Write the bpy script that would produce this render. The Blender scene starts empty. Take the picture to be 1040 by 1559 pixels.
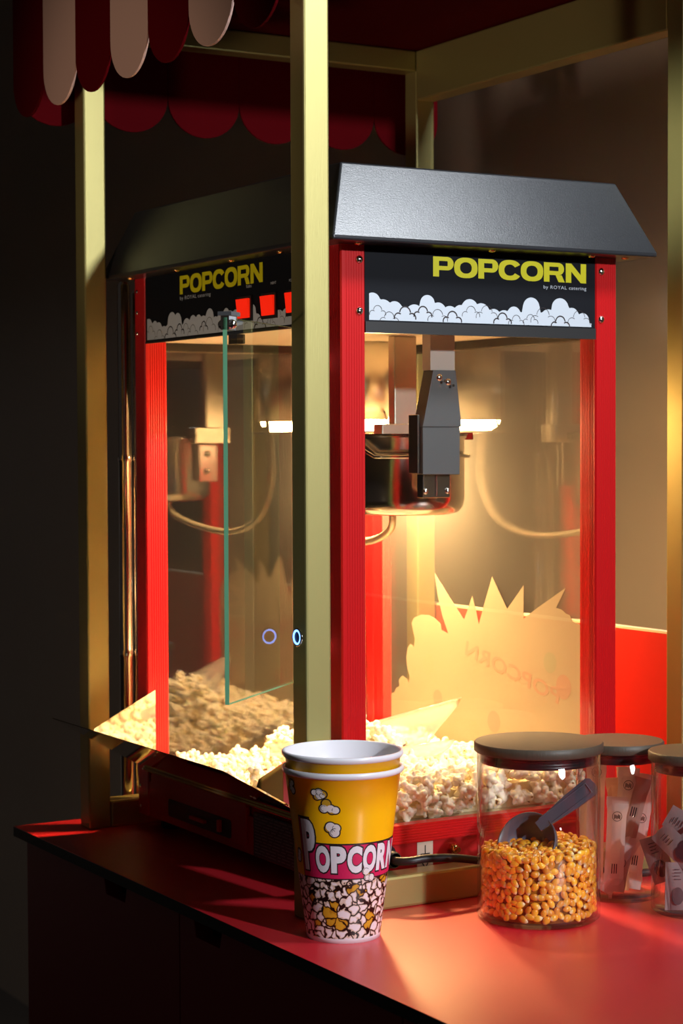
import bpy, bmesh, math, random
from mathutils import Vector, Matrix, noise
random.seed(7)
S = bpy.context.scene
COL = S.collection
HZ = 0.9                                   # height of the countertop above the floor
PI = math.pi

# ------------------------------------------------------------------ materials
def mat(name, base=(.5,.5,.5), rough=.5, metal=0., spec=.5, emit=None, estr=0., bump=0., bscale=200., coat=0., var=0., vscale=8.,
        stretch=None, sss=0.):
    m = bpy.data.materials.new(name); m.use_nodes = True
    nt = m.node_tree; b = nt.nodes['Principled BSDF']
    b.inputs['Base Color'].default_value = (*base, 1); b.inputs['Roughness'].default_value = rough
    b.inputs['Metallic'].default_value = metal; b.inputs['Specular IOR Level'].default_value = spec
    b.inputs['Coat Weight'].default_value = coat; b.inputs['Coat Roughness'].default_value = .08 if rough < .34 else .34
    if sss: 
        b.inputs['Subsurface Weight'].default_value = sss; b.inputs['Subsurface Scale'].default_value = .004
    if emit:
        b.inputs['Emission Color'].default_value = (*emit, 1); b.inputs['Emission Strength'].default_value = estr
    if bump or var:
        tc = nt.nodes.new('ShaderNodeTexCoord'); mp = nt.nodes.new('ShaderNodeMapping')
        nt.links.new(tc.outputs['Object'], mp.inputs[0])
        if stretch: mp.inputs['Scale'].default_value = stretch
        nz = nt.nodes.new('ShaderNodeTexNoise'); nz.inputs['Detail'].default_value = 4
        nt.links.new(mp.outputs[0], nz.inputs['Vector'])
        nz.inputs['Scale'].default_value = bscale if bump else vscale
        if bump:
            bp = nt.nodes.new('ShaderNodeBump'); bp.inputs['Strength'].default_value = bump; bp.inputs['Distance'].default_value = .002
            nt.links.new(nz.outputs['Fac'], bp.inputs['Height']); nt.links.new(bp.outputs[0], b.inputs['Normal'])
        if var:
            n2 = nt.nodes.new('ShaderNodeTexNoise'); n2.inputs['Scale'].default_value = vscale; n2.inputs['Detail'].default_value = 5
            nt.links.new(mp.outputs[0], n2.inputs['Vector'])
            mx = nt.nodes.new('ShaderNodeMix'); mx.data_type = 'RGBA'
            mx.inputs['A'].default_value = (*[c*(1-var) for c in base], 1); mx.inputs['B'].default_value = (*[min(1, c*(1+var)) for c in base], 1)
            nt.links.new(n2.outputs['Fac'], mx.inputs['Factor']); nt.links.new(mx.outputs['Result'], b.inputs['Base Color'])
    return m

def glass(name, tint=(1,1,1), f0=.04, rough=.0, white=0., gain=1., thru=.5):
    """thin pane: see-through with a mirror-like sheen that grows at grazing angles"""
    m = bpy.data.materials.new(name); m.use_nodes = True; nt = m.node_tree; nt.nodes.clear()
    out = nt.nodes.new('ShaderNodeOutputMaterial'); tr = nt.nodes.new('ShaderNodeBsdfTransparent'); gl = nt.nodes.new('ShaderNodeBsdfGlossy')
    tr.inputs[0].default_value = (*tint, 1); gl.inputs['Roughness'].default_value = rough
    lw = nt.nodes.new('ShaderNodeLayerWeight')
    p = nt.nodes.new('ShaderNodeMath'); p.operation = 'POWER'; p.inputs[1].default_value = 5
    nt.links.new(lw.outputs['Facing'], p.inputs[0])
    q = nt.nodes.new('ShaderNodeMath'); q.operation = 'MULTIPLY_ADD'; q.inputs[1].default_value = (1-f0)*gain; q.inputs[2].default_value = f0
    nt.links.new(p.outputs[0], q.inputs[0])
    mx = nt.nodes.new('ShaderNodeMixShader'); nt.links.new(q.outputs[0], mx.inputs[0])
    base = tr.outputs[0]
    if white:
        df = nt.nodes.new('ShaderNodeBsdfDiffuse'); df.inputs[0].default_value = (.9,.88,.85,1)
        tl = nt.nodes.new('ShaderNodeBsdfTranslucent'); tl.inputs[0].default_value = (.9,.88,.85,1)
        ad = nt.nodes.new('ShaderNodeMixShader'); ad.inputs[0].default_value = thru
        nt.links.new(df.outputs[0], ad.inputs[1]); nt.links.new(tl.outputs[0], ad.inputs[2])
        m2 = nt.nodes.new('ShaderNodeMixShader'); m2.inputs[0].default_value = white
        nt.links.new(tr.outputs[0], m2.inputs[1]); nt.links.new(ad.outputs[0], m2.inputs[2]); base = m2.outputs[0]
    nt.links.new(base, mx.inputs[1]); nt.links.new(gl.outputs[0], mx.inputs[2]); nt.links.new(mx.outputs[0], out.inputs[0])
    return m

def emitter(name, col, s):
    m = bpy.data.materials.new(name); m.use_nodes = True; nt = m.node_tree; nt.nodes.clear()
    o = nt.nodes.new('ShaderNodeOutputMaterial'); e = nt.nodes.new('ShaderNodeEmission')
    e.inputs[0].default_value = (*col, 1); e.inputs[1].default_value = s; nt.links.new(e.outputs[0], o.inputs[0]); return m

M = {}
M['gold'] = mat('brushed_gold_paint', (.45,.395,.15), .40, .65, bump=.05, bscale=60, stretch=(40,40,1))
M['gold_rail'] = mat('brushed_gold_rail', (.45,.395,.15), .38, .65, bump=.05, bscale=60, stretch=(1,40,40))
M['red'] = mat('red_anodised_aluminium', (.55,.004,.006), .33, .15, coat=.25)
M['red_panel'] = mat('red_painted_steel', (.42,.004,.008), .4, 0)
M['black'] = mat('black_powder_coat', (.018,.019,.022), .42, 0, spec=.6, bump=.25, bscale=900)
M['black_flat'] = mat('black_plastic', (.012,.012,.013), .45)
M['hood'] = mat('black_hammered_steel', (.018,.019,.022), .28, 0, spec=.5, bump=.12, bscale=900)
M['print_black'] = mat('printed_black', (.006,.007,.010), .6, spec=.12)
M['print_white'] = mat('printed_white', (.50,.55,.61), .5)
M['print_yellow'] = mat('printed_lime_yellow', (.68,.64,.005), .45)
M['steel'] = mat('polished_steel', (.62,.60,.57), .19, 1, bump=.02, bscale=30)
M['brushed'] = mat('brushed_steel', (.72,.66,.55), .28, 1, bump=.12, bscale=50, stretch=(60,60,1))
M['steel_dark'] = mat('dark_polished_steel', (.20,.19,.19), .16, 1)
M['screw'] = mat('chromed_screw', (.85,.83,.8), .12, 1)
M['grey_box'] = mat('grey_painted_bracket', (.085,.088,.095), .5)
M['sheath'] = mat('pale_grey_sheath', (.42,.37,.34), .45)
M['conduit'] = mat('ribbed_metal_conduit', (.88,.80,.62), .25, .5)
M['glass'] = glass('clear_window_glass', (.99,.99,.975), .04)
M['glass_film'] = glass('oily_window_glass', (.98,.975,.94), .07, white=.05, thru=0)
M['glass_far'] = glass('reflective_window_glass', (.985,.985,.965), .13, white=.006)
M['door_glass'] = glass('clear_door_glass', (.96,.975,.945), .085)
M['clear_face'] = glass('clear_glass_face', (.99,1,.985), .0, gain=.0)
M['glass_edge'] = mat('green_glass_edge', (.22,.62,.36), .25, 0, coat=.5)
M['jar_glass'] = glass('clear_jar_glass', (.985,.985,.985), .04, gain=.9)
M['scoop_clear'] = glass('clear_scoop_plastic', (.96,.94,.9), .06, .05, white=.30)
M['decal'] = mat('cream_sticker_back', (.36,.30,.225), .55, 0, var=.05, vscale=22)
M['decal_pink'] = mat('pink_sticker_letters', (.39,.245,.195), .55)
M['decal_green'] = mat('pale_green_sticker_patch', (.31,.30,.22), .55)
M['bulb'] = emitter('glowing_bulb', (1,.60,.24), 1300)
M['rocker'] = mat('glowing_red_rocker', (.6,.01,.005), .25, 0, emit=(1,.020,.004), estr=.7)
M['led'] = emitter('blue_led_ring', (.12,.30,1), 5)
M['counter'] = mat('red_satin_laminate', (.70,.016,.03), .36, 0, spec=.9, coat=.6)
M['counter_core'] = mat('black_laminate_core', (.006,.006,.007), .5)
M['cabinet'] = mat('dark_red_cabinet_front', (.30,.004,.012), .42, var=.1, vscale=3)
M['canopy_red'] = mat('deep_red_canopy_board', (.08,.0005,.0025), .8, spec=.04)
M['canopy_white'] = mat('off_white_canopy_board', (.52,.335,.285), .6, spec=.2)
M['splash'] = mat('red_splashback', (.66,.02,.012), .42)
M['cream'] = mat('pale_board_edge', (.85,.76,.58), .5)
M['wall'] = mat('grey_wall_paint', (.26,.225,.20), .8, var=.12, vscale=2.5, bump=.05, bscale=80)
M['floor'] = mat('dark_floor', (.03,.025,.022), .6, var=.2, vscale=5)
M['dark_wood'] = mat('dark_wood_lid', (.075,.056,.038), .5, bump=.12, bscale=90, stretch=(1,14,1), var=.25, vscale=30)
M['lid_edge'] = mat('black_lid_seal', (.012,.010,.012), .35)
M['scoop_grey'] = mat('dark_grey_plastic', (.095,.10,.135), .38)
M['cup_white'] = mat('white_cup_plastic', (.80,.78,.84), .3)
M['cup_yellow'] = mat('yellow_cup_print', (1.0,.52,.002), .3, coat=.2)
M['ink'] = mat('dark_ink', (.018,.010,.012), .45)
M['pink'] = mat('crimson_print', (.62,.015,.10), .4)
M['corn_print'] = mat('white_popcorn_print', (.82,.74,.74), .4)
M['amber'] = mat('amber_print', (.55,.30,.02), .4)
M['sachet_dark'] = mat('brown_sachet_logo', (.05,.018,.022), .4)
M['label_grey'] = mat('grey_info_label', (.05,.04,.05), .45)
M['label_text'] = mat('faint_label_text', (.20,.18,.19), .5)
M['sticker'] = mat('beige_sticker', (.62,.50,.40), .5)
M['brass'] = mat('brass_nut', (.80,.50,.18), .2, 1)
M['cable'] = mat('black_rubber_cable', (.012,.012,.013), .4)
M['tray_steel'] = mat('bright_tray_steel', (.80,.76,.68), .04, 1)
M['tray_dark'] = mat('dark_tray_steel', (.10,.085,.07), .25, 1)
M['ceiling_paint'] = mat('pale_enamel', (.80,.74,.62), .35)
M['chrome'] = mat('chrome_tube', (.75,.72,.70), .15, 1)

def papery(name, c, t=.6):
    m = bpy.data.materials.new(name); m.use_nodes = True; nt = m.node_tree; nt.nodes.clear()
    o = nt.nodes.new('ShaderNodeOutputMaterial'); b = nt.nodes.new('ShaderNodeBsdfPrincipled'); tl = nt.nodes.new('ShaderNodeBsdfTranslucent')
    b.inputs['Base Color'].default_value = (*c,1); b.inputs['Roughness'].default_value = .5; tl.inputs[0].default_value = (*c,1)
    tc = nt.nodes.new('ShaderNodeTexCoord'); n = nt.nodes.new('ShaderNodeTexNoise'); n.inputs['Scale'].default_value = 110; bp = nt.nodes.new('ShaderNodeBump')
    bp.inputs['Strength'].default_value = .25; bp.inputs['Distance'].default_value = .002
    nt.links.new(tc.outputs['Object'], n.inputs['Vector']); nt.links.new(n.outputs['Fac'], bp.inputs['Height']); nt.links.new(bp.outputs[0], b.inputs['Normal'])
    mx = nt.nodes.new('ShaderNodeMixShader'); mx.inputs[0].default_value = t
    nt.links.new(b.outputs[0], mx.inputs[1]); nt.links.new(tl.outputs[0], mx.inputs[2]); nt.links.new(mx.outputs[0], o.inputs[0]); return m
M['paper'] = papery('pale_pink_paper', (.97,.88,.84)); M['paper2'] = papery('kraft_pink_paper', (.70,.52,.44)); M['sachet'] = papery('pale_sachet', (.52,.40,.40))

def popcorn_mat():
    m = mat('popped_popcorn', (.9,.8,.55), .65); nt = m.node_tree; b = nt.nodes['Principled BSDF']
    tc = nt.nodes.new('ShaderNodeTexCoord'); n = nt.nodes.new('ShaderNodeTexNoise'); n.inputs['Scale'].default_value = 95; n.inputs['Detail'].default_value = 2
    oi = nt.nodes.new('ShaderNodeObjectInfo'); ad = nt.nodes.new('ShaderNodeVectorMath'); ad.operation = 'ADD'
    nt.links.new(tc.outputs['Object'], ad.inputs[0]); nt.links.new(oi.outputs['Random'], ad.inputs[1]); nt.links.new(ad.outputs[0], n.inputs['Vector'])
    r = nt.nodes.new('ShaderNodeValToRGB'); e = r.color_ramp.elements
    e[0].position = .27; e[0].color = (.14,.04,.008,1); e[1].position = .32; e[1].color = (.84,.66,.30,1)
    k = e.new(.39); k.color = (.92,.86,.70,1); k = e.new(.70); k.color = (.95,.92,.84,1)
    nt.links.new(n.outputs['Fac'], r.inputs[0]); nt.links.new(r.outputs[0], b.inputs['Base Color'])
    b.inputs['Subsurface Weight'].default_value = .15; b.inputs['Subsurface Scale'].default_value = .006; b.inputs['Subsurface Radius'].default_value = (1,.7,.4)
    return m
M['popcorn'] = popcorn_mat()

def kernel_mat():
    m = mat('yellow_corn_kernel', (.8,.4,.03), .28, coat=.3); nt = m.node_tree; b = nt.nodes['Principled BSDF']
    tc = nt.nodes.new('ShaderNodeTexCoord'); g = nt.nodes.new('ShaderNodeSeparateXYZ'); nt.links.new(tc.outputs['Generated'], g.inputs[0])
    r = nt.nodes.new('ShaderNodeValToRGB'); e = r.color_ramp.elements
    e[0].position = .05; e[0].color = (.95,.85,.55,1); e[1].position = .32; e[1].color = (.98,.50,.05,1)
    k = e.new(.9); k.color = (.90,.31,.02,1)
    nt.links.new(g.outputs[2], r.inputs[0])
    oi = nt.nodes.new('ShaderNodeObjectInfo'); h = nt.nodes.new('ShaderNodeHueSaturation')
    a = nt.nodes.new('ShaderNodeMath'); a.operation = 'MULTIPLY_ADD'; a.inputs[1].default_value = .030; a.inputs[2].default_value = .488
    v = nt.nodes.new('ShaderNodeMath'); v.operation = 'MULTIPLY_ADD'; v.inputs[1].default_value = .5; v.inputs[2].default_value = .8
    nt.links.new(oi.outputs['Random'], a.inputs[0]); nt.links.new(oi.outputs['Random'], v.inputs[0])
    nt.links.new(a.outputs[0], h.inputs['Hue']); nt.links.new(v.outputs[0], h.inputs['Value']); nt.links.new(r.outputs[0], h.inputs['Color'])
    nt.links.new(h.outputs[0], b.inputs['Base Color'])
    return m
M['kernel'] = kernel_mat()
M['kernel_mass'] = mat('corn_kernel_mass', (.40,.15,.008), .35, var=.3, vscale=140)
M['popcorn_mass'] = mat('popcorn_mass', (.88,.78,.52), .7, bump=1.0, bscale=70)

# ------------------------------------------------------------------ mesh helper
class MB:
    def __init__(self): self.v = []; self.f = []; self.m = []; self.s = []
    def add(self, vs, fs, m=0, smooth=False):
        o = len(self.v); self.v += [tuple(p) for p in vs]
        for q in fs: self.f.append([o+i for i in q]); self.m.append(m); self.s.append(smooth)
        return self
    def box(self, x0,x1,y0,y1,z0,z1, m=0):
        vs = [(x,y,z) for z in (z0,z1) for y in (y0,y1) for x in (x0,x1)]
        return self.add(vs, [(0,2,3,1),(4,5,7,6),(0,1,5,4),(2,6,7,3),(0,4,6,2),(1,3,7,5)], m)
    def obox(self, c, ax, hs, m=0):
        c = Vector(c); vs = []
        for k in (-1,1):
            for j in (-1,1):
                for i in (-1,1): vs.append(c + ax[0]*hs[0]*i + ax[1]*hs[1]*j + ax[2]*hs[2]*k)
        return self.add(vs, [(0,2,3,1),(4,5,7,6),(0,1,5,4),(2,6,7,3),(0,4,6,2),(1,3,7,5)], m)
    def prism(self, poly, fn, t0, t1, m=0, ms=None, smooth=False):
        """poly: list of 2D points; fn(u,v,t) -> 3D point"""
        n = len(poly); vs = [fn(u,v,t0) for u,v in poly] + [fn(u,v,t1) for u,v in poly]
        self.add(vs, [list(range(n))[::-1], list(range(n,2*n))], m)
        o = len(self.v)-2*n
        for i in range(n):
            j = (i+1) % n; self.f.append([o+i,o+j,o+n+j,o+n+i]); self.m.append(m if ms is None else ms); self.s.append(smooth)
        return self
    def lathe(self, prof, c=(0,0,0), seg=48, m=0, axis=None, smooth=True, mfn=None):
        ax = axis or (Vector((1,0,0)),Vector((0,1,0)),Vector((0,0,1))); c = Vector(c); vs = []
        for r,z in prof:
            for k in range(seg):
                a = 2*PI*k/seg; vs.append(c + ax[0]*r*math.cos(a) + ax[1]*r*math.sin(a) + ax[2]*z)
        o = len(self.v); self.v += [tuple(p) for p in vs]
        for i in range(len(prof)-1):
            for k in range(seg):
                l = (k+1) % seg
                self.f.append([o+i*seg+k,o+i*seg+l,o+(i+1)*seg+l,o+(i+1)*seg+k]); self.m.append(m if mfn is None else mfn(i)); self.s.append(smooth)
        return self
    def cap(self, r, z, c=(0,0,0), seg=48, m=0, up=True, axis=None):
        ax = axis or (Vector((1,0,0)),Vector((0,1,0)),Vector((0,0,1))); c = Vector(c)
        vs = [c + ax[0]*r*math.cos(2*PI*k/seg) + ax[1]*r*math.sin(2*PI*k/seg) + ax[2]*z for k in range(seg)]
        return self.add(vs, [list(range(seg)) if up else list(range(seg))[::-1]], m)
    def cyl(self, r, z0, z1, c=(0,0,0), seg=24, m=0, axis=None):
        self.lathe([(r,z0),(r,z1)], c, seg, m, axis); self.cap(r,z0,c,seg,m,False,axis); return self.cap(r,z1,c,seg,m,True,axis)
    def tube(self, path, r, seg=10, m=0, caps=True):
        P = [Vector(p) for p in path]; n = len(P); rr = r if isinstance(r,(list,tuple)) else [r]*n
        T = [(P[min(i+1,n-1)]-P[max(i-1,0)]).normalized() for i in range(n)]
        N = T[0].orthogonal().normalized(); o = len(self.v)
        for i in range(n):
            N = (N - T[i]*N.dot(T[i])).normalized(); B = T[i].cross(N)
            for k in range(seg):
                a = 2*PI*k/seg; self.v.append(tuple(P[i] + (N*math.cos(a)+B*math.sin(a))*rr[i]))
        for i in range(n-1):
            for k in range(seg):
                l = (k+1) % seg; self.f.append([o+i*seg+k,o+i*seg+l,o+(i+1)*seg+l,o+(i+1)*seg+k]); self.m.append(m); self.s.append(True)
        if caps:
            self.f.append([o+k for k in range(seg)][::-1]); self.m.append(m); self.s.append(False)
            self.f.append([o+(n-1)*seg+k for k in range(seg)]); self.m.append(m); self.s.append(False)
        return self
    def ball(self, c, r, sc=(1,1,1), m=0, nu=14, nv=8, ax=None):
        c = Vector(c); A = ax or (Vector((1,0,0)),Vector((0,1,0)),Vector((0,0,1))); vs = []; fs = []
        for j in range(nv+1):
            t = PI*j/nv
            for i in range(nu):
                a = 2*PI*i/nu
                vs.append(c + A[0]*r*sc[0]*math.sin(t)*math.cos(a) + A[1]*r*sc[1]*math.sin(t)*math.sin(a) + A[2]*r*sc[2]*math.cos(t))
        for j in range(nv):
            for i in range(nu):
                k = (i+1) % nu; fs.append((j*nu+i,(j+1)*nu+i,(j+1)*nu+k,j*nu+k))
        return self.add(vs, fs, m, True)
    def mesh(self, name, mats, org=(0,0,0)):
        me = bpy.data.meshes.new(name)
        me.from_pydata([(p[0]-org[0],p[1]-org[1],p[2]-org[2]) for p in self.v], [], self.f)
        for x in mats: me.materials.append(x)
        me.polygons.foreach_set('material_index', self.m); me.polygons.foreach_set('use_smooth', self.s); me.update()
        return me

def tag(o, label=None, cat=None, group=None, kind=None):
    for k,v in (('label',label),('category',cat),('group',group),('kind',kind)):
        if v: o[k] = v
    return o
def root(name, loc, label, cat, group=None):
    o = bpy.data.objects.new(name, None); COL.objects.link(o); o.location = (loc[0],loc[1],loc[2]+HZ); o.empty_display_size = .02
    return tag(o, label, cat, group)
def wl(o): return (o.location.x, o.location.y, o.location.z-HZ)
def base_of(o):
    x = Vector((0,0,-HZ))
    while o: x = x + o.location; o = o.parent
    return x
def part(name, mb, mats, parent, bevel=0, label=None, seg=2, kind=None):
    b = base_of(parent); me = mb.mesh(name, mats if isinstance(mats,list) else [mats], b)
    o = bpy.data.objects.new(name, me); COL.objects.link(o); o.parent = parent
    if bevel: bev(o, bevel, seg)
    if label: o['label'] = label
    if kind: o['kind'] = kind
    return o
def single(name, mb, mats, loc, label=None, cat=None, group=None, kind=None, bevel=0):
    me = mb.mesh(name, mats if isinstance(mats,list) else [mats], loc)
    o = bpy.data.objects.new(name, me); COL.objects.link(o); o.location = (loc[0],loc[1],loc[2]+HZ)
    if bevel: bev(o, bevel)
    return tag(o, label, cat, group, kind)
def bev(o, w, seg=2):
    b = o.modifiers.new('Bevel','BEVEL'); b.width = w; b.segments = seg; b.limit_method = 'ANGLE'; b.angle_limit = math.radians(40); b.harden_normals = False

def text_geo(txt, w, h, bold=0., spacing=1.):
    """filled lettering, scaled so that it is w wide and h tall, lower-left at 0,0"""
    cu = bpy.data.curves.new('lettering','FONT'); cu.body = txt; cu.size = 1; cu.offset = bold; cu.space_character = spacing; cu.resolution_u = 4
    ob = bpy.data.objects.new('lettering', cu); COL.objects.link(ob)
    dg = bpy.context.evaluated_depsgraph_get(); dg.update()
    me = bpy.data.meshes.new_from_object(ob.evaluated_get(dg))
    vs = [(p.co.x,p.co.y) for p in me.vertices]; fs = [list(p.vertices) for p in me.polygons]
    bpy.data.objects.remove(ob); bpy.data.curves.remove(cu); bpy.data.meshes.remove(me)
    x0 = min(p[0] for p in vs); x1 = max(p[0] for p in vs); y0 = min(p[1] for p in vs); y1 = max(p[1] for p in vs)
    return [((p[0]-x0)/(x1-x0)*w, (p[1]-y0)/(y1-y0)*h) for p in vs], fs
def put_text(mb, geo, fn, m):
    vs, fs = geo; mb.add([fn(u,v) for u,v in vs], fs, m)
def heavy_word(word, w, h):
    """wide heavy sans capitals built from strips: returns verts, faces scaled to w x h"""
    V = []; F = []; x = 0.; T = .245; SV = .33
    def quad(*p): V.extend(p); n = len(V); F.append([n-4,n-3,n-2,n-1])
    def sup(cx, cy, a, b, t, e=2.5):
        c, s_ = math.cos(t), math.sin(t); return (cx+a*math.copysign(abs(c)**(2/e),c), cy+b*math.copysign(abs(s_)**(2/e),s_))
    def ring(cx, a0, a1, wd, n=40):
        for k in range(n):
            t, u = a0+(a1-a0)*k/n, a0+(a1-a0)*(k+1)/n
            quad(sup(cx,.5,wd/2-SV,.5-T+.03,t,2.2), sup(cx,.5,wd/2,.515,t), sup(cx,.5,wd/2,.515,u), sup(cx,.5,wd/2-SV,.5-T+.03,u,2.2))
    def bowl(x0, wd, lo):
        cy = (1+lo)/2; b = (1-lo)/2; xc = x0+wd-b*1.05; n = 20; t_ = .21
        quad((x0+SV,1-t_),(xc,1-t_),(xc,1),(x0+SV,1)); quad((x0+SV,lo),(xc,lo),(xc,lo+t_),(x0+SV,lo+t_))
        for k in range(n):
            t, u = -PI/2+PI*k/n, -PI/2+PI*(k+1)/n; A = b*1.05; Ai = A-SV; bi = b-t_
            quad((xc+Ai*math.cos(t),cy+bi*math.sin(t)),(xc+A*math.cos(t),cy+b*math.sin(t)),(xc+A*math.cos(u),cy+b*math.sin(u)),(xc+Ai*math.cos(u),cy+bi*math.sin(u)))
    for ch in word:
        if ch == 'P': quad((x,0),(x+SV,0),(x+SV,1),(x,1)); bowl(x, 1.14, .33); x += 1.17
        elif ch == 'O': ring(x+.66, 0, 2*PI, 1.32); x += 1.36
        elif ch == 'C':
            ring(x+.64, .50, 2*PI-.50, 1.30); x += 1.27
        elif ch == 'R':
            quad((x,0),(x+SV,0),(x+SV,1),(x,1)); bowl(x, 1.20, .36); quad((x+.87,0),(x+1.24,0),(x+1.06,.36),(x+.69,.36)); x += 1.30
        elif ch == 'N':
            quad((x,0),(x+SV,0),(x+SV,1),(x,1)); quad((x+.90,0),(x+.90+SV,0),(x+.90+SV,1),(x+.90,1)); quad((x+SV,.58),(x+.90,0),(x+.90,.42),(x+SV,1)); x += 1.26
    x1 = max(p[0] for p in V)
    return [(p[0]/x1*w, p[1]*h) for p in V], F
def disc2(cx, cy, r, n=20): return [(cx+r*math.cos(2*PI*k/n), cy+r*math.sin(2*PI*k/n)) for k in range(n)]
def arc_strip(mb, cx, cy, r, a0, a1, w, fn, m, n=12):
    vs = []; 
    for k in range(n+1):
        a = a0+(a1-a0)*k/n
        vs += [fn(cx+(r-w)*math.cos(a), cy+(r-w)*math.sin(a)), fn(cx+(r+w)*math.cos(a), cy+(r+w)*math.sin(a))]
    mb.add(vs, [(2*k,2*k+1,2*k+3,2*k+2) for k in range(n)], m)

# ------------------------------------------------------------------ room
def slab(name, b, m):
    o = single(name, MB().box(*b), m, (0,0,0)); o['kind'] = 'structure'; return o
slab('floor', (-3.2,.76,-4.6,3.6,-.95,-.9), M['floor'])
slab('wall_back', (.75,.80,-4.6,3.6,-.9,1.9), M['wall'])
slab('wall_left', (-3.2,.75,3.6,3.65,-.9,1.9), M['wall'])

# ------------------------------------------------------------------ cart: cabinet, worktop, frame, canopy, splashback
cab = root('cabinet', (.16,-.2,-.9), 'dark red cabinet with cut-out door grips under the black edged countertop', 'cabinet')
part('body', MB().box(-.098,.44,-.95,.548,-.84,-.0125), M['cabinet'], cab, .001)
part('plinth', MB().box(-.06,.42,-.93,.53,-.9,-.84), M['black_flat'], cab)
part('grip_shade', MB().box(-.0995,-.0978,-.90,.53,-.09,-.013), M['counter_core'], cab)  # black strip puts the shade inside the grip cut-outs into colour
def door_front(y0, y1, notches):
    # outline in (y,z) with slanted grip cut-outs along its top edge
    p = [(y0,-.83),(y1,-.83),(y1,-.0135)]
    for a,b in sorted(notches, reverse=True):
        p += [(b,-.0135),(b-.006,-.034),(a+.006,-.034),(a,-.0135)]
    p += [(y0,-.0135)]
    return MB().prism(p, lambda u,v,t: (t,u,v), -.12, -.10, 0)
d = part('door', door_front(.1275,.548,[(.256,.318)]), M['cabinet'], cab, .0008)
part('lit_grip_edge', MB().box(-.1195,-.1,.257,.2605,-.0338,-.032), M['splash'], d)  # brighter red stands in for stray light on the cut-out's door edge
d = part('door', door_front(-.30,.1255,[(.030,.094)]), M['cabinet'], cab, .0008)
part('lit_grip_edge', MB().box(-.1195,-.1,.031,.0345,-.0338,-.032), M['splash'], d)  # same light-catching edge, put into the colour
part('door', door_front(-.73,-.302,[(-.50,-.43)]), M['cabinet'], cab, .0008)

top = MB().box(-.1305,.4405,-.97,.565,-.012,-.0006,1); top.box(-.1305,.4405,-.97,.565,-.0006,0,0)
single('countertop', top, [M['counter'],M['counter_core']], (.15,-.2,0), 'red satin countertop with a thin black edge carrying machine, cup and jars', 'countertop')

spl = MB().box(.4408,.4525,-.97,.53,-.9,.247,0); spl.box(.4405,.4525,-.97,.53,.247,.2495,1)
single('splashback', spl, [M['splash'],M['cream']], (.446,-.2,-.9), 'red splashback panel with a pale top edge behind the popcorn machine', 'panel')

fr = root('gold_frame', (.19,.24,0), 'brushed gold square tube frame standing on the red counter around the machine', 'frame')
PX0, PX1 = -.061, -.033; RX0, RX1 = .407, .435
NY0, NY1 = -.036, -.008; FY0, FY1 = .495, .523
near = part('post', MB().box(PX0,PX1,NY0,NY1,0,.9725), M['gold'], fr, .0022)
part('post', MB().box(PX0,PX1,FY0,FY1,0,.9725), M['gold'], fr, .0022)
part('post', MB().box(RX0,RX1,FY0,FY1,0,.9725), M['gold'], fr, .0022)
part('post', MB().box(RX0,RX1,NY0,NY1,0,.9725), M['gold'], fr, .0022)
part('bottom_rail', MB().box(PX1+.0003,RX0-.0003,NY0,NY1,0,.0325), M['gold_rail'], fr, .003)
part('bottom_rail', MB().box(PX1+.0003,RX0-.0003,FY0,FY1,0,.0325), M['gold_rail'], fr, .003)
part('top_beam', MB().box(PX1,RX0,FY0,FY1,.945,.972), M['gold_rail'], fr, .002)
part('top_beam', MB().box(PX1,RX0,NY0,NY1,.945,.972), M['gold_rail'], fr, .002)
part('top_beam', MB().box(RX0,RX1,NY1,FY0,.908,.972), M['gold_rail'], fr, .002)
part('top_beam', MB().box(PX0,PX1,NY1,FY0,.945,.972), M['gold_rail'], fr, .002)
AXX = (Vector((0,1,0)),Vector((0,0,1)),Vector((-1,0,0)))
bt = MB(); c = (PX0,-.0205,.2747)
bt.lathe([(.0092,0),(.0092,.0016),(.0084,.0022),(.0073,.0022),(.0073,.0014)], c, 32, 0, AXX)
bt.cap(.0073,.0012,c,32,1,True,AXX)
button = part('led_button', bt, [M['screw'],M['black_flat']], near, label='round chrome push button')
part('light_ring', MB().lathe([(.0055,.0014),(.0058,.0022),(.0070,.0024),(.0074,.0014)], c, 32, 0, AXX), M['led'], button, label='glowing blue ring')
sc = MB().ball((RX0,-.006,.962),.0035,(.5,1,1)); part('frame_bolt', sc, M['screw'], fr)

can = root('canopy', (.15,.25,.973), 'red canopy with red and off-white scalloped tabs along its front edge', 'canopy')
part('soffit', MB().box(-.12,.4405,-.05,.545,.973,.985), M['canopy_red'], can)
def tab_prof(a, b, zt=1.12, zc=.8895, zb=.845, n=18):
    c = (a+b)/2; r = (b-a)/2
    return [(b,zt),(a,zt)] + [(c-r*math.cos(PI*k/n), zc-(zc-zb)*math.sin(PI*k/n)) for k in range(n+1)]
for k in range(7):
    a = .547-.0945*(k+1); mb = MB().prism(tab_prof(a+.0003,a+.0942), lambda u,v,t: (t,u,v), -.1285, -.1255)
    part('front_tab', mb, M['canopy_red'] if k % 2 == 0 else M['canopy_white'], can, .0005, label='deep red tab' if k % 2 == 0 else 'off-white tab')
for k in range(6):
    a = -.1255+.1*k; b_ = min(a+.0998,.4405); mb = MB().prism(tab_prof(a+.0002,a+.0998), lambda u,v,t: (u,t,v), .547, .550)
    part('side_tab', mb, M['canopy_red'], can, .0005)

# ------------------------------------------------------------------ popcorn machine
W, D = .4877, .3447; P = .0285
mc = root('popcorn_machine', (D/2,W/2,0), 'tall red and black tabletop popcorn machine with lit glass case and open door', 'popcorn machine')
Z0, ZB, ZH, ZE = .016, .0745, .5825, .662
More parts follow.
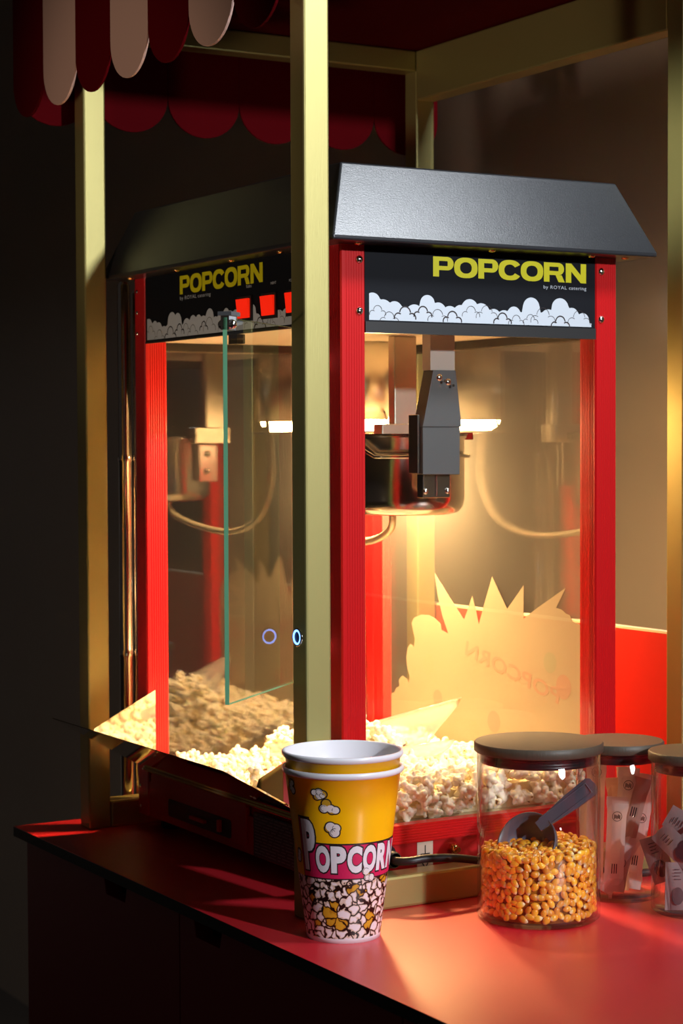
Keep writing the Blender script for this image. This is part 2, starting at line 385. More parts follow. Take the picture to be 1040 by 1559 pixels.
# base shell
bs = MB()
bs.box(.0015,D-.0015,.0015,W-.0015,Z0,.058)
bs.box(.006,D-.006,.006,W-.006,.058,.0705)
base = part('base', bs, M['red_panel'], mc, .0012)
def grooved(x0,x1,y,z0,z1,sgn):
    """rail profile in (y,z): flat strip with fine grooves on its outer side"""
    p = [(y+sgn*.014,z0),(y,z0)]; n = 6
    for i in range(n):
        zc = z0+(z1-z0)*(i+.9)/(n+.8); p += [(y,zc-.0006),(y+sgn*.0004,zc-.0003),(y+sgn*.0004,zc+.0003),(y,zc+.0006)]
    p += [(y,z1),(y+sgn*.014,z1)]
    return MB().prism(p, lambda u,v,t: (t,u,v), x0, x1)
part('base_rail', grooved(P,D-P,-.001,.0555,ZB,1), M['red'], base)
part('base_rail', grooved(P,D-P,W+.001,.0555,ZB,-1), M['red'], base)
part('base_rail', MB().box(D-.013,D+.001,P,W-P,.0555,ZB), M['red'], base)
for (x,y) in ((.03,.03),(.03,W-.03),(D-.03,.03),(D-.03,W-.03)):
    part('foot', MB().lathe([(.011,0),(.013,.003),(.012,Z0)],(x,y,0),20).cap(.011,0,(x,y,0),20,0,False), M['black_flat'], mc)
part('inner_floor', MB().box(-.0012,D-.014,.014,W-.014,.0706,.0726), M['brushed'], mc)
# front drawer with its grip hole, screws, info label
dr = MB(); pts = []
def rrect(a,b,z0,z1,r,n=5):
    o = []
    for (cx_,cz,s) in ((b-r,z1-r,0),(a+r,z1-r,1),(a+r,z0+r,2),(b-r,z0+r,3)):
        for k in range(n+1):
            t = PI/2*(s+k/n); o.append((cx_+r*math.cos(t),cz+r*math.sin(t)))
    return o
dr.prism(rrect(.205,.449,.024,.0705,.006), lambda u,v,t: (t,u,v), -.0012, .004)
drawer = part('drawer', dr, M['red_panel'], mc, .0008)
h = MB().prism(rrect(.24,.40,.0265,.047,.004), lambda u,v,t: (t,u,v), -.0018, .0, 0)
part('grip_hole', h, M['black_flat'], drawer, label='black grip opening')
part('grip_reflection', MB().box(-.006,-.002,.300,.336,.034,.0375), M['splash'], drawer)  # red bars here and below paint the red reflection in the grip hole
part('grip_reflection', MB().box(-.006,-.002,.262,.2665,.031,.044), M['splash'], drawer)
# info label with rows of tiny print
lb = MB().box(-.0022,.0,.034,.186,.0185,.0655,0)
random.seed(3)
for i in range(13):
    z = .0635-i*.0034; y = .183
    while y > .045:
        w = random.uniform(.004,.018); lb.box(-.0024,-.0022,max(y-w,.038),y,z-.0009,z+.0003,1); y -= w+random.uniform(.0015,.004)
part('info_label', lb, [M['label_grey'],M['label_text']], base, label='grey label with rows of tiny print')
# corner posts: grooved square extrusions
def post_prof(x0,y0,s=P):
    g = lambda a,b,n=7: [a+(b-a)*(i+.9)/(n+.8) for i in range(n)]
    p = []; d_ = .00025; w_ = .0004
    def side(ax,ay,bx,by,nx,ny):
        for t in g(.12,.92):
            for dt,dd in ((-w_*2,0),(-w_,1),(w_,1),(w_*2,0)):
                tt = t+dt/s; p.append((ax+(bx-ax)*tt+nx*d_*dd, ay+(by-ay)*tt+ny*d_*dd))
    c = .0015
    p.append((x0+c,y0)); side(x0,y0,x0+s,y0,0,1); p += [(x0+s-c,y0),(x0+s,y0+c)]
    side(x0+s,y0,x0+s,y0+s,-1,0); p += [(x0+s,y0+s-c),(x0+s-c,y0+s)]
    side(x0+s,y0+s,x0,y0+s,0,-1); p += [(x0+c,y0+s),(x0,y0+s-c)]
    side(x0,y0+s,x0,y0,1,0); p += [(x0,y0+c)]
    return p
def add_screw(mb, x, y, z, n, r=.0042, m=0):
    n = Vector(n); a = n.orthogonal().normalized(); mb.ball((x,y,z), r, (1,1,.55), m, 12, 6, (a,n.cross(a),n))
for (x,y,back) in ((0,0,0),(0,W-P,1),(D-P,0,2),(D-P,W-P,3)):
    po = part('corner_post', MB().prism(post_prof(x,y), lambda u,v,t: (u,v,t), ZB-.058, ZE), M['red'], mc)
    L_ = []
    if y == 0: L_ += [((x+(.0215 if x == 0 else .0075), -.0002, z),(0,-1,0),.0042) for z in (.5935,.6445)]
    if x == 0 and y > 0: L_ += [((-.0002, y+.021, z),(-1,0,0),.0025) for z in (.644,.619,.594,.05,.0255)]
    for (q,n,r) in L_:
        s_ = MB(); add_screw(s_, *q, n, r); part('screw', s_, M['screw'], po, label='chromed dome screw')
# header panels (printed signs)
def header(axis):
    mb = MB()
    if axis == 'side':
        mb.box(P,D-P,.001,.006,.5835,ZE-.001,0); mb.box(P,D-P,-.0005,.006,.5722,.5835,4)
        fn = lambda u,v,k=0: (u,.0008-k*.00015,v)
        u0, u1, z0 = .0333,.311,.5850
        put_text(mb, heavy_word('POPCORN', .1945, .0203), lambda u,v: fn(.1095+u,.6312+v,1), 2)
        put_text(mb, text_geo('by ROYAL catering', .0562, .0046, .002, 1.12), lambda u,v: fn(.248+u,.6228+v,1), 1)
    else:
        mb.box(.001,.006,P,W-P-.0005,.5835,ZE-.001,0); mb.box(.0002,.006,P,W-P,.5812,.5835,4)
        fn = lambda u,v,k=0: (.0008-k*.00015,.4877-u,v)
        u0, u1, z0 = .034,.4575,.5850
        put_text(mb, heavy_word('POPCORN', .2010, .0210), lambda u,v: fn(.1232+u,.6332+v,1), 2)
        put_text(mb, text_geo('by ROYAL catering', .0780, .0054, .002, 1.12), lambda u,v: fn(.1235+u,.6255+v,1), 1)
        for yy,t in ((.2015,'TURN'),(.146,'HEAT'),(.106,'POWER')): put_text(mb, text_geo(t, .0028*len(t)+.001, .0028, .004), lambda u,v: fn(.4877-yy+u,.6292+v,1), 1)
    # row of cloud puffs: a white skyline with outlined puffs in front
    rnd = random.Random(11 if axis == 'side' else 23); circ = []; u = u0+.004
    while u < u1-.002:
        r = rnd.uniform(.0075,.0115); h_ = rnd.choice((.006,.010,.014,.018)); circ.append((u,z0+h_,r)); u += r*rnd.uniform(1.15,1.6)
    N = 220; prof = []
    for i in range(N+1):
        x = u0+(u1-u0)*i/N; z = z0+.004
        for (a,b_,r) in circ:
            if abs(x-a) < r: z = max(z, b_+math.sqrt(r*r-(x-a)**2))
        prof.append((x,z))
    for i in range(N):
        mb.add([fn(prof[i][0],z0,1),fn(prof[i+1][0],z0,1),fn(*prof[i+1],1),fn(*prof[i],1)], [(0,1,2,3)], 1)
    u = u0+.010
    while u < u1-.016:
        r = rnd.uniform(.0048,.0082); k = rnd.choice((.00028,.00028,.00065)); zz = z0+rnd.uniform(.003,.012)
        arc_strip(mb,u,zz,r,.1,PI-.1,k,lambda a,b_: fn(a,b_,2),3)
        arc_strip(mb,u-r*1.25,zz-r*.75,r*.72,.9,PI+.3,k,lambda a,b_: fn(a,b_,2),3)
        arc_strip(mb,u+r*1.25,zz-r*.75,r*.72,-.3,PI-.9,k,lambda a,b_: fn(a,b_,2),3)
        u += r*rnd.uniform(2.6,4.2)
    return mb
pm = [M['print_black'],M['print_white'],M['print_yellow'],M['ink'],M['black_flat']]
part('header_sign', header('side'), pm, mc, label='black sign with lime lettering over white clouds, on the side')
hs = part('header_sign', header('front'), pm, mc, label='black sign with lime lettering and red switches, on the door side')
part('header_panel', MB().box(P,D-P,W-.006,W-.001,.573,ZE-.001).box(D-.006,D-.001,P,W-P,.573,ZE-.001), M['black_flat'], mc)
for y0,y1 in ((.1325,.1610),(.1875,.2160),(.0785,.1070)):
    sw = MB().box(-.002,.001,y0-.002,y1+.002,.5935,.6205,1)
    sw.prism([(.0,.597),(-.0030,.597),(-.0052,.6175),(-.001,.6175)], lambda u,v,t: (u,t,v), y0+.001, y1-.001, 0)
    part('rocker_switch', sw, [M['rocker'],M['black_flat']], hs, label='glowing red rocker switch')
part('header_ceiling', MB().box(.006,D-.006,.006,W-.006,.584,.588), M['ceiling_paint'], mc)
# hood
hd = MB(); b0 = (-.029,.372,-.035,W+.033); t0 = (.0005,.343,-.0005,W-.001)
def ring(b,z): return [(b[0],b[2],z),(b[1],b[2],z),(b[1],b[3],z),(b[0],b[3],z)]
hv = ring(b0,.659)+ring(b0,.6635)+ring(t0,.7395); 
hd.add(hv, [(3,2,1,0),(8,9,10,11)]+[(i,(i+1)%4,4+(i+1)%4,4+i) for i in range(4)]+[(4+i,4+(i+1)%4,8+(i+1)%4,8+i) for i in range(4)])
hood = part('hood', hd, M['hood'], mc, .002, label='black hipped lid', seg=3)
for q in [(x,-.014,.6592) for x in (.012,.172,.300,.345)]+[(-.013,y,.6592) for y in (.10,.21,.345,.47)]:
    s_ = MB(); add_screw(s_, *q, (0,0,-1), .0043); part('hood_screw', s_, M['brass'], hood, label='brass dome screw')
# window panes
part('side_pane', MB().box(P+.0002,D-P-.0002,.008,.0115,ZB-.012,.574), M['glass'], mc, label='glass pane of the near side')
part('side_pane', MB().box(P+.0002,D-P-.0002,.4715,.475,ZB-.012,.574), M['glass_far'], mc, label='glass pane of the far side')
bp = part('rear_pane', MB().box(.3305,.334,P+.0002,W-P-.0002,ZB-.012,.574), M['glass_film'], mc, label='glass pane of the back')
DEC = [(0.4376, 0.078), (0.4373, 0.144), (0.4304, 0.1456), (0.4265, 0.1517), (0.4182, 0.1552), (0.4196, 0.1629), (0.4108, 0.169), (0.4002, 0.1661), (0.3964, 0.1614), (0.394, 0.1694), (0.3997, 0.1804), (0.402, 0.1931), (0.3986, 0.2051), (0.3923, 0.2108), (0.3838, 0.2076), (0.3818, 0.2181), (0.3856, 0.228), (0.3893, 0.2367), (0.384, 0.2441), (0.3675, 0.2494), (0.3489, 0.25), (0.335, 0.2467), (0.3237, 0.2411), (0.3214, 0.2337), (0.3065, 0.2307), (0.3191, 0.251), (0.3294, 0.2753), (0.3366, 0.3026), (0.3032, 0.2746), (0.2723, 0.25), (0.2626, 0.2662), (0.2548, 0.2802), (0.2462, 0.2612), (0.2411, 0.247), (0.2291, 0.2734), (0.2134, 0.3058), (0.1976, 0.2863), (0.1832, 0.2694), (0.1508, 0.2988), (0.1508, 0.2606), (0.127, 0.2734), (0.0709, 0.3009), (0.0891, 0.2772), (0.0788, 0.2761), (0.0713, 0.2721), (0.0638, 0.271), (0.0589, 0.2646), (0.0508, 0.2629), (0.0415, 0.2614), (0.0342, 0.2552), (0.0287, 0.2444), (0.0287, 0.1938), (0.0341, 0.1572), (0.0396, 0.078)]
dm = MB().prism(DEC, lambda u,v,t: (t,u,v), .3300, .3304, 0)
# lettering shows through the back of the sticker, mirrored and sloping
ang = -math.atan2(.208-.1695, .268-.0845)
def dfn(u,v): # u runs along the word from its first letter, at the near end
    return (.3298, .0845+u*math.cos(ang)+v*math.sin(ang)*-1*-1, .1695-u*math.sin(ang)+v*math.cos(ang))
put_text(dm, text_geo('POPCORN', .19, .018, .02, 1.05), dfn, 1)
for (a,b_,r,k) in ((.35,.19,.012,2),(.10,.215,.012,2),(.33,.15,.010,1),(.21,.135,.013,1),(.075,.19,.014,1),(.25,.12,.010,2)):
    dm.add([(.32985,y_,z_) for y_,z_ in disc2(a,b_,r)], [list(range(20))], k)
part('window_sticker', dm, [M['decal'],M['decal_pink'],M['decal_green']], bp, label='cream burst-shaped sticker seen from behind')

# two glass door leaves: one swung open against the post, one closed
def leaf(h, dirv, L, z0, z1, nm, lab):
    d_ = Vector((math.cos(dirv),math.sin(dirv),0)); n_ = Vector((-d_.y,d_.x,0)); up = Vector((0,0,1)); t = .0021
    H = Vector((h[0],h[1],0)); mb = MB(); vs = []
    for z in (z0,z1):
        for a in (0,L):
            for s in (-t,t): vs.append(H+d_*a+n_*s+up*z)
    mb.add(vs, [(0,4,6,2)], 0); mb.add(vs, [(1,3,7,5)], 2); mb.add(vs, [(2,6,7,3),(0,1,5,4),(0,2,3,1),(4,5,7,6)], 1)
    g = part(nm, mb, [M['door_glass'],M['glass_edge'],M['clear_face']], mc, label=lab)
    for z in (z0+.03,z1-.03):
        part('hinge', MB().obox(H+d_*.010+up*z,(d_,n_,up),(.012,.0045,.008)), M['screw'], g, .001)
    k = MB().obox(H+d_*(L-.0085)+up*(z1-.0045),(d_,n_,up),(.0085,.0040,.0065),0)
    k.obox(H+d_*(L-.010)+up*(z1+.0035),(d_,n_,up),(.011,.0065,.0018),1)
    for s in (-1,1): k.ball(H+d_*(L-.006)+n_*.0045*s+up*(z1-.006), .0045, (1,1,1), 0)
    part('magnet_clip', k, [M['screw'],M['grey_box']], g, label='chrome magnet clip at the free top corner')
leaf((-.007,.044,0), math.radians(221), .236, .228, .575, 'glass_door', 'green-edged glass door swung open towards the gold post')
part('door_catch', MB().box(.002,.012,.226,.246,.571,.5812), M['black_flat'], mc)

# hinged chute tray in front
tr = MB(); a0 = (-.0015,.0745); a1 = (-.121,.1435)
tdir = Vector((a1[0]-a0[0],0,a1[1]-a0[1])).normalized(); tn = Vector((-tdir.z,0,tdir.x))*-1
vs = []
for (x,z) in (a0,a1):
    for y in (.024,.462):
        for s in (0,.0014): vs.append((x-tn.x*s*-1, y, z-abs(tn.z)*s))
tr.add(vs, [(0,2,6,4),(1,5,7,3),(0,4,5,1),(2,3,7,6),(4,6,7,5),(0,1,3,2)])
tray = part('chute_tray', tr, M['tray_steel'], mc, label='steel chute tray folded out below the doors')
tr = MB().tube([(-.004,.026,.0735),(-.004,.46,.0735)], .0022, 8); part('hinge_rod', tr, M['brass'], tray)
for y in (.0262,.4338):
    cp = [(-.0015,.0765),(-.0825,.1235),(-.0800,.1310),(-.0015,.1710)]
    part('side_cheek', MB().prism(cp, lambda u,v,t: (u,t,v), y, y+.0013), M['tray_steel'], tray)

# kettle with its arms, lids, wire handle and conduit
kc = Vector((.1766,.1597,0)); kr = .065
kt = MB(); prof = [(.0,.3835),(kr-.016,.3835),(kr-.007,.3860),(kr-.002,.392),(kr,.400),(kr,.466),(kr+.0025,.468),(kr+.0025,.4705),(kr-.002,.4705),(kr-.002,.398),(kr-.016,.387),(0,.387)]
kt.lathe(prof, kc, 64)
ket = part('kettle', kt, M['steel'], mc, label='polished steel popping kettle')
li = MB(); n = 20
for s in (0,1):
    pl = [((kr+.004)*math.cos(PI*s+PI*k/n)*1.0,(kr+.004)*math.sin(PI*s+PI*k/n)) for k in range(n+1)]
    li.prism(pl, lambda u,v,t: (kc.x+u,kc.y+v,t), .4708, .4722)
li.box(kc.x+kr-.004,kc.x+kr+.012,kc.y-.02,kc.y+.012,.4655,.4735)
part('kettle_lid', li, M['steel_dark'], ket, .0006)
hp = []
for k in range(25):
    a = math.radians(178+ (k/24)*150); hp.append((kc.x+(kr+.0045)*math.cos(a), kc.y+(kr+.0045)*math.sin(a), .4475 if k > 5 else .4475+.004*(5-k)))
part('wire_handle', MB().tube(hp, .0022, 10), M['steel'], ket)
ar = MB(); Y0 = .057
ar.prism([(.1330,.4290),(.1795,.4285),(.1800,.4790),(.1330,.4790)], lambda u,v,t: (u,t,v), Y0, Y0+.018, 0)
ar.prism([(.1322,.4790),(.1815,.4790),(.1740,.5385),(.1455,.5385)], lambda u,v,t: (u,t,v), Y0-.0012, Y0+.018, 0)
ar.box(.1440,.1750,Y0+.002,Y0+.018,.5385,.584,1)
ar.box(.1290,.1318,Y0+.004,Y0+.022,.430,.492,2)
ar.box(.1395,.1740,Y0+.010,Y0+.022,.404,.4295,2); ar.box(.1550,.1563,Y0+.008,Y0+.0101,.406,.4295,2)
for x,z in ((.153,.531),(.164,.5265)): add_screw(ar, x, Y0-.001, z, (0,-1,0), .0042, 3); ar.cyl(.0016,.0,.006,(x+.003,Y0-.001,z-.004),8,3,(Vector((1,0,0)),Vector((0,0,1)),Vector((0,-1,0))))
for x in (.1425,.1705): add_screw(ar, x, Y0+.0095, .411, (0,-1,0), .0036, 3)
part('kettle_arm', ar, [M['grey_box'],M['sheath'],M['steel'],M['screw']], ket, .0007, label='grey hanger bracket on the near side of the kettle')
ar = MB(); ar.box(.204,.234,.226,.240,.482,.584,0); ar.box(.186,.238,.224,.244,.462,.484,0); ar.box(.198,.226,.2235,.2295,.41,.462,1)
for z in (.448,.425): add_screw(ar, .210,.2302,z,(0,1,0),.005,2)
part('kettle_arm', ar, [M['brushed'],M['steel'],M['screw']], ket, .0012, label='pale hanger post on the far side of the kettle')
# ribbed conduit: ceiling -> loop -> kettle underside
def bez(P, n=60):
    out = []; 
    for i in range(len(P)-1):
        p0 = Vector(P[max(i-1,0)]); p1 = Vector(P[i]); p2 = Vector(P[i+1]); p3 = Vector(P[min(i+2,len(P)-1)])
        for k in range(n):
            t = k/n; out.append(.5*((2*p1)+(p2-p0)*t+(2*p0-5*p1+4*p2-p3)*t*t+(3*p1-p0-3*p2+p3)*t**3))
    out.append(Vector(P[-1])); return out
def resample(pts, step):
    out = [pts[0]]; acc = 0
    for a,b_ in zip(pts,pts[1:]):
        L = (b_-a).length; 
        while acc+L >= step and L > 0:
            r_ = (step-acc)/L; a = a+(b_-a)*r_; out.append(a); L = (b_-a).length; acc = 0
        acc += L
    return out
cpts = resample(bez([(.215,.418,.583),(.213,.416,.55),(.203,.415,.50),(.200,.430,.455),(.2,.429,.41),(.2,.395,.366),(.197,.33,.347),(.190,.255,.350),(.178,.195,.365),(.172,.180,.3835)]), .0013)
part('conduit', MB().tube(cpts, [.0044 if i % 2 else .0035 for i in range(len(cpts))], 12), M['conduit'], ket, label='ribbed metal cable conduit')
part('stirrer_motor', MB().cyl(.022,.548,.584,(.10,.20,0),24).cyl(.030,.579,.584,(.10,.20,0),24), M['brushed'], mc, .001)

# lamp
lc = Vector((.255,.364,0)); lm = MB().lathe([(.012,.5838),(.034,.5838),(.0345,.4900),(.0330,.4900),(.0325,.58),(.012,.58)], lc, 40)
lamp = part('lamp', lm, M['brushed'], mc, label='round brushed steel lamp shade')
part('bulb', MB().lathe([(.0295*math.sin(PI/2*k/10), .4945-.0205*math.cos(PI/2*k/10)) for k in range(11)]+[(.0295,.4995)],lc,32).lathe([(.0295,.4995),(.020,.520),(.012,.535),(.012,.580)],lc,32,1), [M['bulb'],M['sheath']], lamp, label='glowing warm bulb')
gd = MB(); rp = [lc+Vector((.047*math.cos(2*PI*k/48),.047*math.sin(2*PI*k/48),.4755)) for k in range(49)]
gd.tube(rp, .0017, 8, 0, False)
for k in range(3):
    a = 2*PI*k/3+.5; gd.tube([lc+Vector((.047*math.cos(a),.047*math.sin(a),.4755)), lc+Vector((.0345*math.cos(a),.0345*math.sin(a),.50))], .0013, 6)
part('guard_ring', gd, M['steel'], lamp)

# things on the near base side: mains cable, sticker, earth nut
cb = MB(); cb.lathe([(.0075,0),(.013,.0),(.013,.006),(.0095,.008),(.0085,.022),(.007,.024)], (.0465,-.0003,.0455), 20, 0, (Vector((1,0,0)),Vector((0,0,1)),Vector((0,-1,0))))
cpth = bez([(.0465,-.018,.0455),(.0465,-.028,.0455),(.056,-.0375,.0465),(.075,-.041,.0475),(.11,-.0425,.0440),(.16,-.046,.034),(.22,-.0475,.0215),(.285,-.048,.012),(.33,-.05,.005),(.40,-.06,.0046)], 14)
cb.tube(cpth, .0042, 12); part('mains_cable', cb, M['cable'], base, label='black mains cable with ribbed grommet')
st = MB().box(.0886,.1077,.0008,.0015,.0236,.0545,0); fn = lambda u,v: (.0886+u,.0006,.0236+v)
def line2(mb, a, b_, w, fn, m):
    a = Vector(a); b_ = Vector(b_); d_ = (b_-a).normalized(); n_ = Vector((-d_.y,d_.x))*w
    mb.add([fn(*(a+n_)),fn(*(b_+n_)),fn(*(b_-n_)),fn(*(a-n_))], [(3,2,1,0)], m)
for a,b_ in (((.0096,.0275),(.0096,.0185)),((.004,.0185),(.0152,.0185)),((.0052,.0165),(.0140,.0165)),((.0042,.0130),(.0150,.0130)),((.0042,.0130),(.0096,.0035)),((.0150,.0130),(.0096,.0035))): line2(st,a,b_,.0006,fn,1)
part('warning_sticker', st, [M['sticker'],M['ink']], base, label='beige sticker with an earth terminal triangle')
nt_ = MB(); ax_ = (Vector((1,0,0)),Vector((0,0,1)),Vector((0,-1,0)))
nt_.lathe([(.0052,0),(.0052,.004)],(.1315,.0015,.0445),6,0,ax_,False).cap(.0052,.004,(.1315,.0015,.0445),6,0,True,ax_)
nt_.cyl(.0030,.004,.012,(.1315,.0015,.0445),12,0,ax_); nt_.lathe([(.0030,.0055),(.0048,.0065),(.0048,.0085),(.003,.0095)],(.1315,.0015,.0445),12,0,ax_)
part('earth_nut', nt_, M['brass'], base)

# ------------------------------------------------------------------ popcorn
def puff(seed, r=.0112):
    rnd = random.Random(seed); bm = bmesh.new()
    lobes = [(Vector((0,0,0)), r*.55)]
    for k in range(rnd.choice((11,12,13,15))):
        d_ = Vector((rnd.gauss(0,1),rnd.gauss(0,1),rnd.gauss(0,.8))).normalized(); lobes.append((d_*r*rnd.uniform(.50,.88), r*rnd.uniform(.20,.36)))
    bmesh.ops.create_icosphere(bm, subdivisions=4, radius=1)
    for v in bm.verts:
        d_ = v.co.normalized(); best = r*.35
        for c_,q in lobes:                       # ray from the centre to the far side of each lobe
            b_ = d_.dot(c_); disc = b_*b_-c_.length_squared+q*q
            if disc > 0: best = max(best, b_+math.sqrt(disc))
        w_ = noise.noise(d_*3.1+Vector((seed*3.7,0,0)))*.0009+noise.noise(d_*7+Vector((seed,2,0)))*.0009
        v.co = d_*(best+w_)
    bmesh.ops.smooth_vert(bm, verts=bm.verts[:], factor=.2, use_axis_x=True, use_axis_y=True, use_axis_z=True)
    me = bpy.data.meshes.new('popcorn'); bm.to_mesh(me); bm.free()
    for p in me.polygons: p.use_smooth = True
    me.materials.append(M['popcorn']); return me
PUFF = [puff(s) for s in range(9)]
CAM = Vector((-.9893,-1.6808,.4632))
def bedh(x,y):
    g = math.exp(-(((x-.160)/.042)**2+((y-.245)/.065)**2))
    t = min(1,max(0,(x-.045-.6*max(0,min(y-.06,.12)))/.07)); t = t*t*(3-2*t)
    return .079+.021*t+.050*g+.010*math.exp(-((y-.03)/.05)**2)*t
rnd = random.Random(5); spots = []
def trial(x,y,z,dmin):
    for (a,b_,c_) in spots:
        if (a-x)**2+(b_-y)**2+(c_-z)**2 < dmin*dmin: return False
    spots.append((x,y,z)); return True
for i in range(9000):                             # against the near pane
    x = rnd.uniform(.040,.318); z = rnd.uniform(.0805,bedh(x,.03)); trial(x, rnd.uniform(.0225,.030), z, .0138)
for i in range(20000):                             # top layer of the heap
    x = rnd.uniform(.022,.318); y = rnd.uniform(.03,.458); trial(x, y, bedh(x,y)+rnd.uniform(-.005,.004), .0150)
print('SPOTS', len(spots), len([p for p in spots if p[1] <= .030])); spots.sort(key=lambda p: (Vector(p)-CAM).length + (0 if p[1] < .032 else .10))
def place(me, name, p, sc_, lab, cat, grp):
    o = bpy.data.objects.new(name, me); COL.objects.link(o); o.location = (p[0],p[1],p[2]+HZ)
    o.rotation_euler = (rnd.uniform(0,6.3),rnd.uniform(0,6.3),rnd.uniform(0,6.3)); o.scale = (sc_,)*3
    return tag(o, lab, cat, grp)
spill = [(-.008,.075,.0905),(-.014,.105,.0915),(-.010,.137,.0905),(-.022,.160,.098),(-.006,.180,.0900),(-.030,.090,.1035),(-.033,.118,.1045),(-.016,.058,.0945),(-.044,.066,.110),(-.020,.215,.098),(-.005,.243,.0915),(-.026,.250,.1015),(-.010,.040,.0905),(-.036,.045,.106),(-.030,.190,.1045),(-.026,.137,.113),(-.018,.092,.1125)]
for p in spill: place(rnd.choice(PUFF), 'popcorn', p, rnd.uniform(.85,1.05), 'popped kernel spilled onto the steel chute tray below the doors', 'popcorn', 'popcorn spilled on the chute tray')
NIND = 300-len(spill)
for p in spots[:NIND]: place(rnd.choice(PUFF), 'popcorn', p, rnd.uniform(.85,1.12), 'popped kernel in the heap behind the lit glass', 'popcorn', 'popcorn in the glass case')
mass = MB(); nx, ny = 30, 44
for j in range(ny+1):
    for i in range(nx+1):
        x = .0185+(.327-.0185)*i/nx; y = .0330+(.466-.0330)*j/ny; edge = y < .03
        mass.v.append((x,y,max(.0735, bedh(x,y)-.012+noise.noise(Vector((x*90,y*90,0)))*.004)))
o0 = 0
for j in range(ny):
    for i in range(nx):
        a = j*(nx+1)+i; mass.f.append([a,a+1,a+nx+2,a+nx+1]); mass.m.append(1); mass.s.append(True)
def skirt(idx):
    for a,b_ in zip(idx,idx[1:]):
        va = mass.v[a]; vb = mass.v[b_]; mass.add([va,vb,(vb[0],vb[1],.0728),(va[0],va[1],.0728)], [(0,3,2,1)], 1)
skirt(list(range(nx+1))); skirt([ny*(nx+1)+i for i in range(nx+1)]); skirt([j*(nx+1) for j in range(ny+1)]); skirt([j*(nx+1)+nx for j in range(ny+1)])
for p in spots[NIND:]:
    me = rnd.choice(PUFF); R_ = Matrix.Rotation(rnd.uniform(0,6.3),3,'X') @ Matrix.Rotation(rnd.uniform(0,6.3),3,'Z'); s_ = rnd.uniform(.85,1.1)
    mass.add([Vector(p)+R_ @ v.co*s_ for v in me.vertices], [tuple(q.vertices) for q in me.polygons], 0, True)
single('popcorn_heap', mass, [M['popcorn'],M['popcorn_mass']], (.17,.24,.073), 'deep bed of popcorn filling the bottom of the glass case', 'popcorn', kind='stuff')

# clear scoop lying on the popcorn
sc = MB(); A0 = Vector((.150,.215,.116)); A1 = Vector((.256,.153,.142)); ax_ = (A1-A0).normalized(); sd = Vector((-ax_.y,ax_.x,0)).normalized(); up = sd.cross(ax_)*-1
if up.z < 0: up = -up
nu, nv = 12, 14; vs = []
for t_ in (0,.0016):
    for j in range(nv+1):
        tt = j/nv; r = .026+.012*tt - t_; 
        for i in range(nu+1):
            a = PI + PI*i/nu; hgt = math.sin(a)     # U-shaped section, its mouth cut on a slant
            L = (A1-A0).length*(tt*(1.0-.42*max(0,-hgt)**1.5-.16*(math.cos(a) < 0)*abs(math.cos(a))))
            q_ = Vector((math.cos(a)*r, hgt*r)); ro = math.radians(28)
            vs.append(A0+ax_*L+sd*(q_.x*math.cos(ro)-q_.y*math.sin(ro))+up*(q_.x*math.sin(ro)+q_.y*math.cos(ro)+.012))
K = (nu+1)*(nv+1); fs = []
for j in range(nv):
    for i in range(nu):
        a = j*(nu+1)+i; fs += [(a,a+1,a+nu+2,a+nu+1),(K+a,K+a+nu+1,K+a+nu+2,K+a+1)]
for j in range(nv):
    for i in (0,nu):
        a = j*(nu+1)+i; fs.append((a,a+nu+1,K+a+nu+1,K+a))
for i in range(nu):
    for j in (0,nv):
        a = j*(nu+1)+i; fs.append((a,a+1,K+a+1,K+a))
sc.add(vs, fs, 0, True)
scr = root('popcorn_scoop', (.16,.18,.10), 'clear plastic popcorn scoop lying on the popcorn inside the machine', 'scoop')
part('scoop_bowl', sc, M['scoop_clear'], scr)
part('scoop_handle', MB().tube([A0+up*.004,A0-ax_*.03+up*.012,A0-ax_*.10+up*.022],[.010,.0085,.0075],14), M['scoop_clear'], scr)

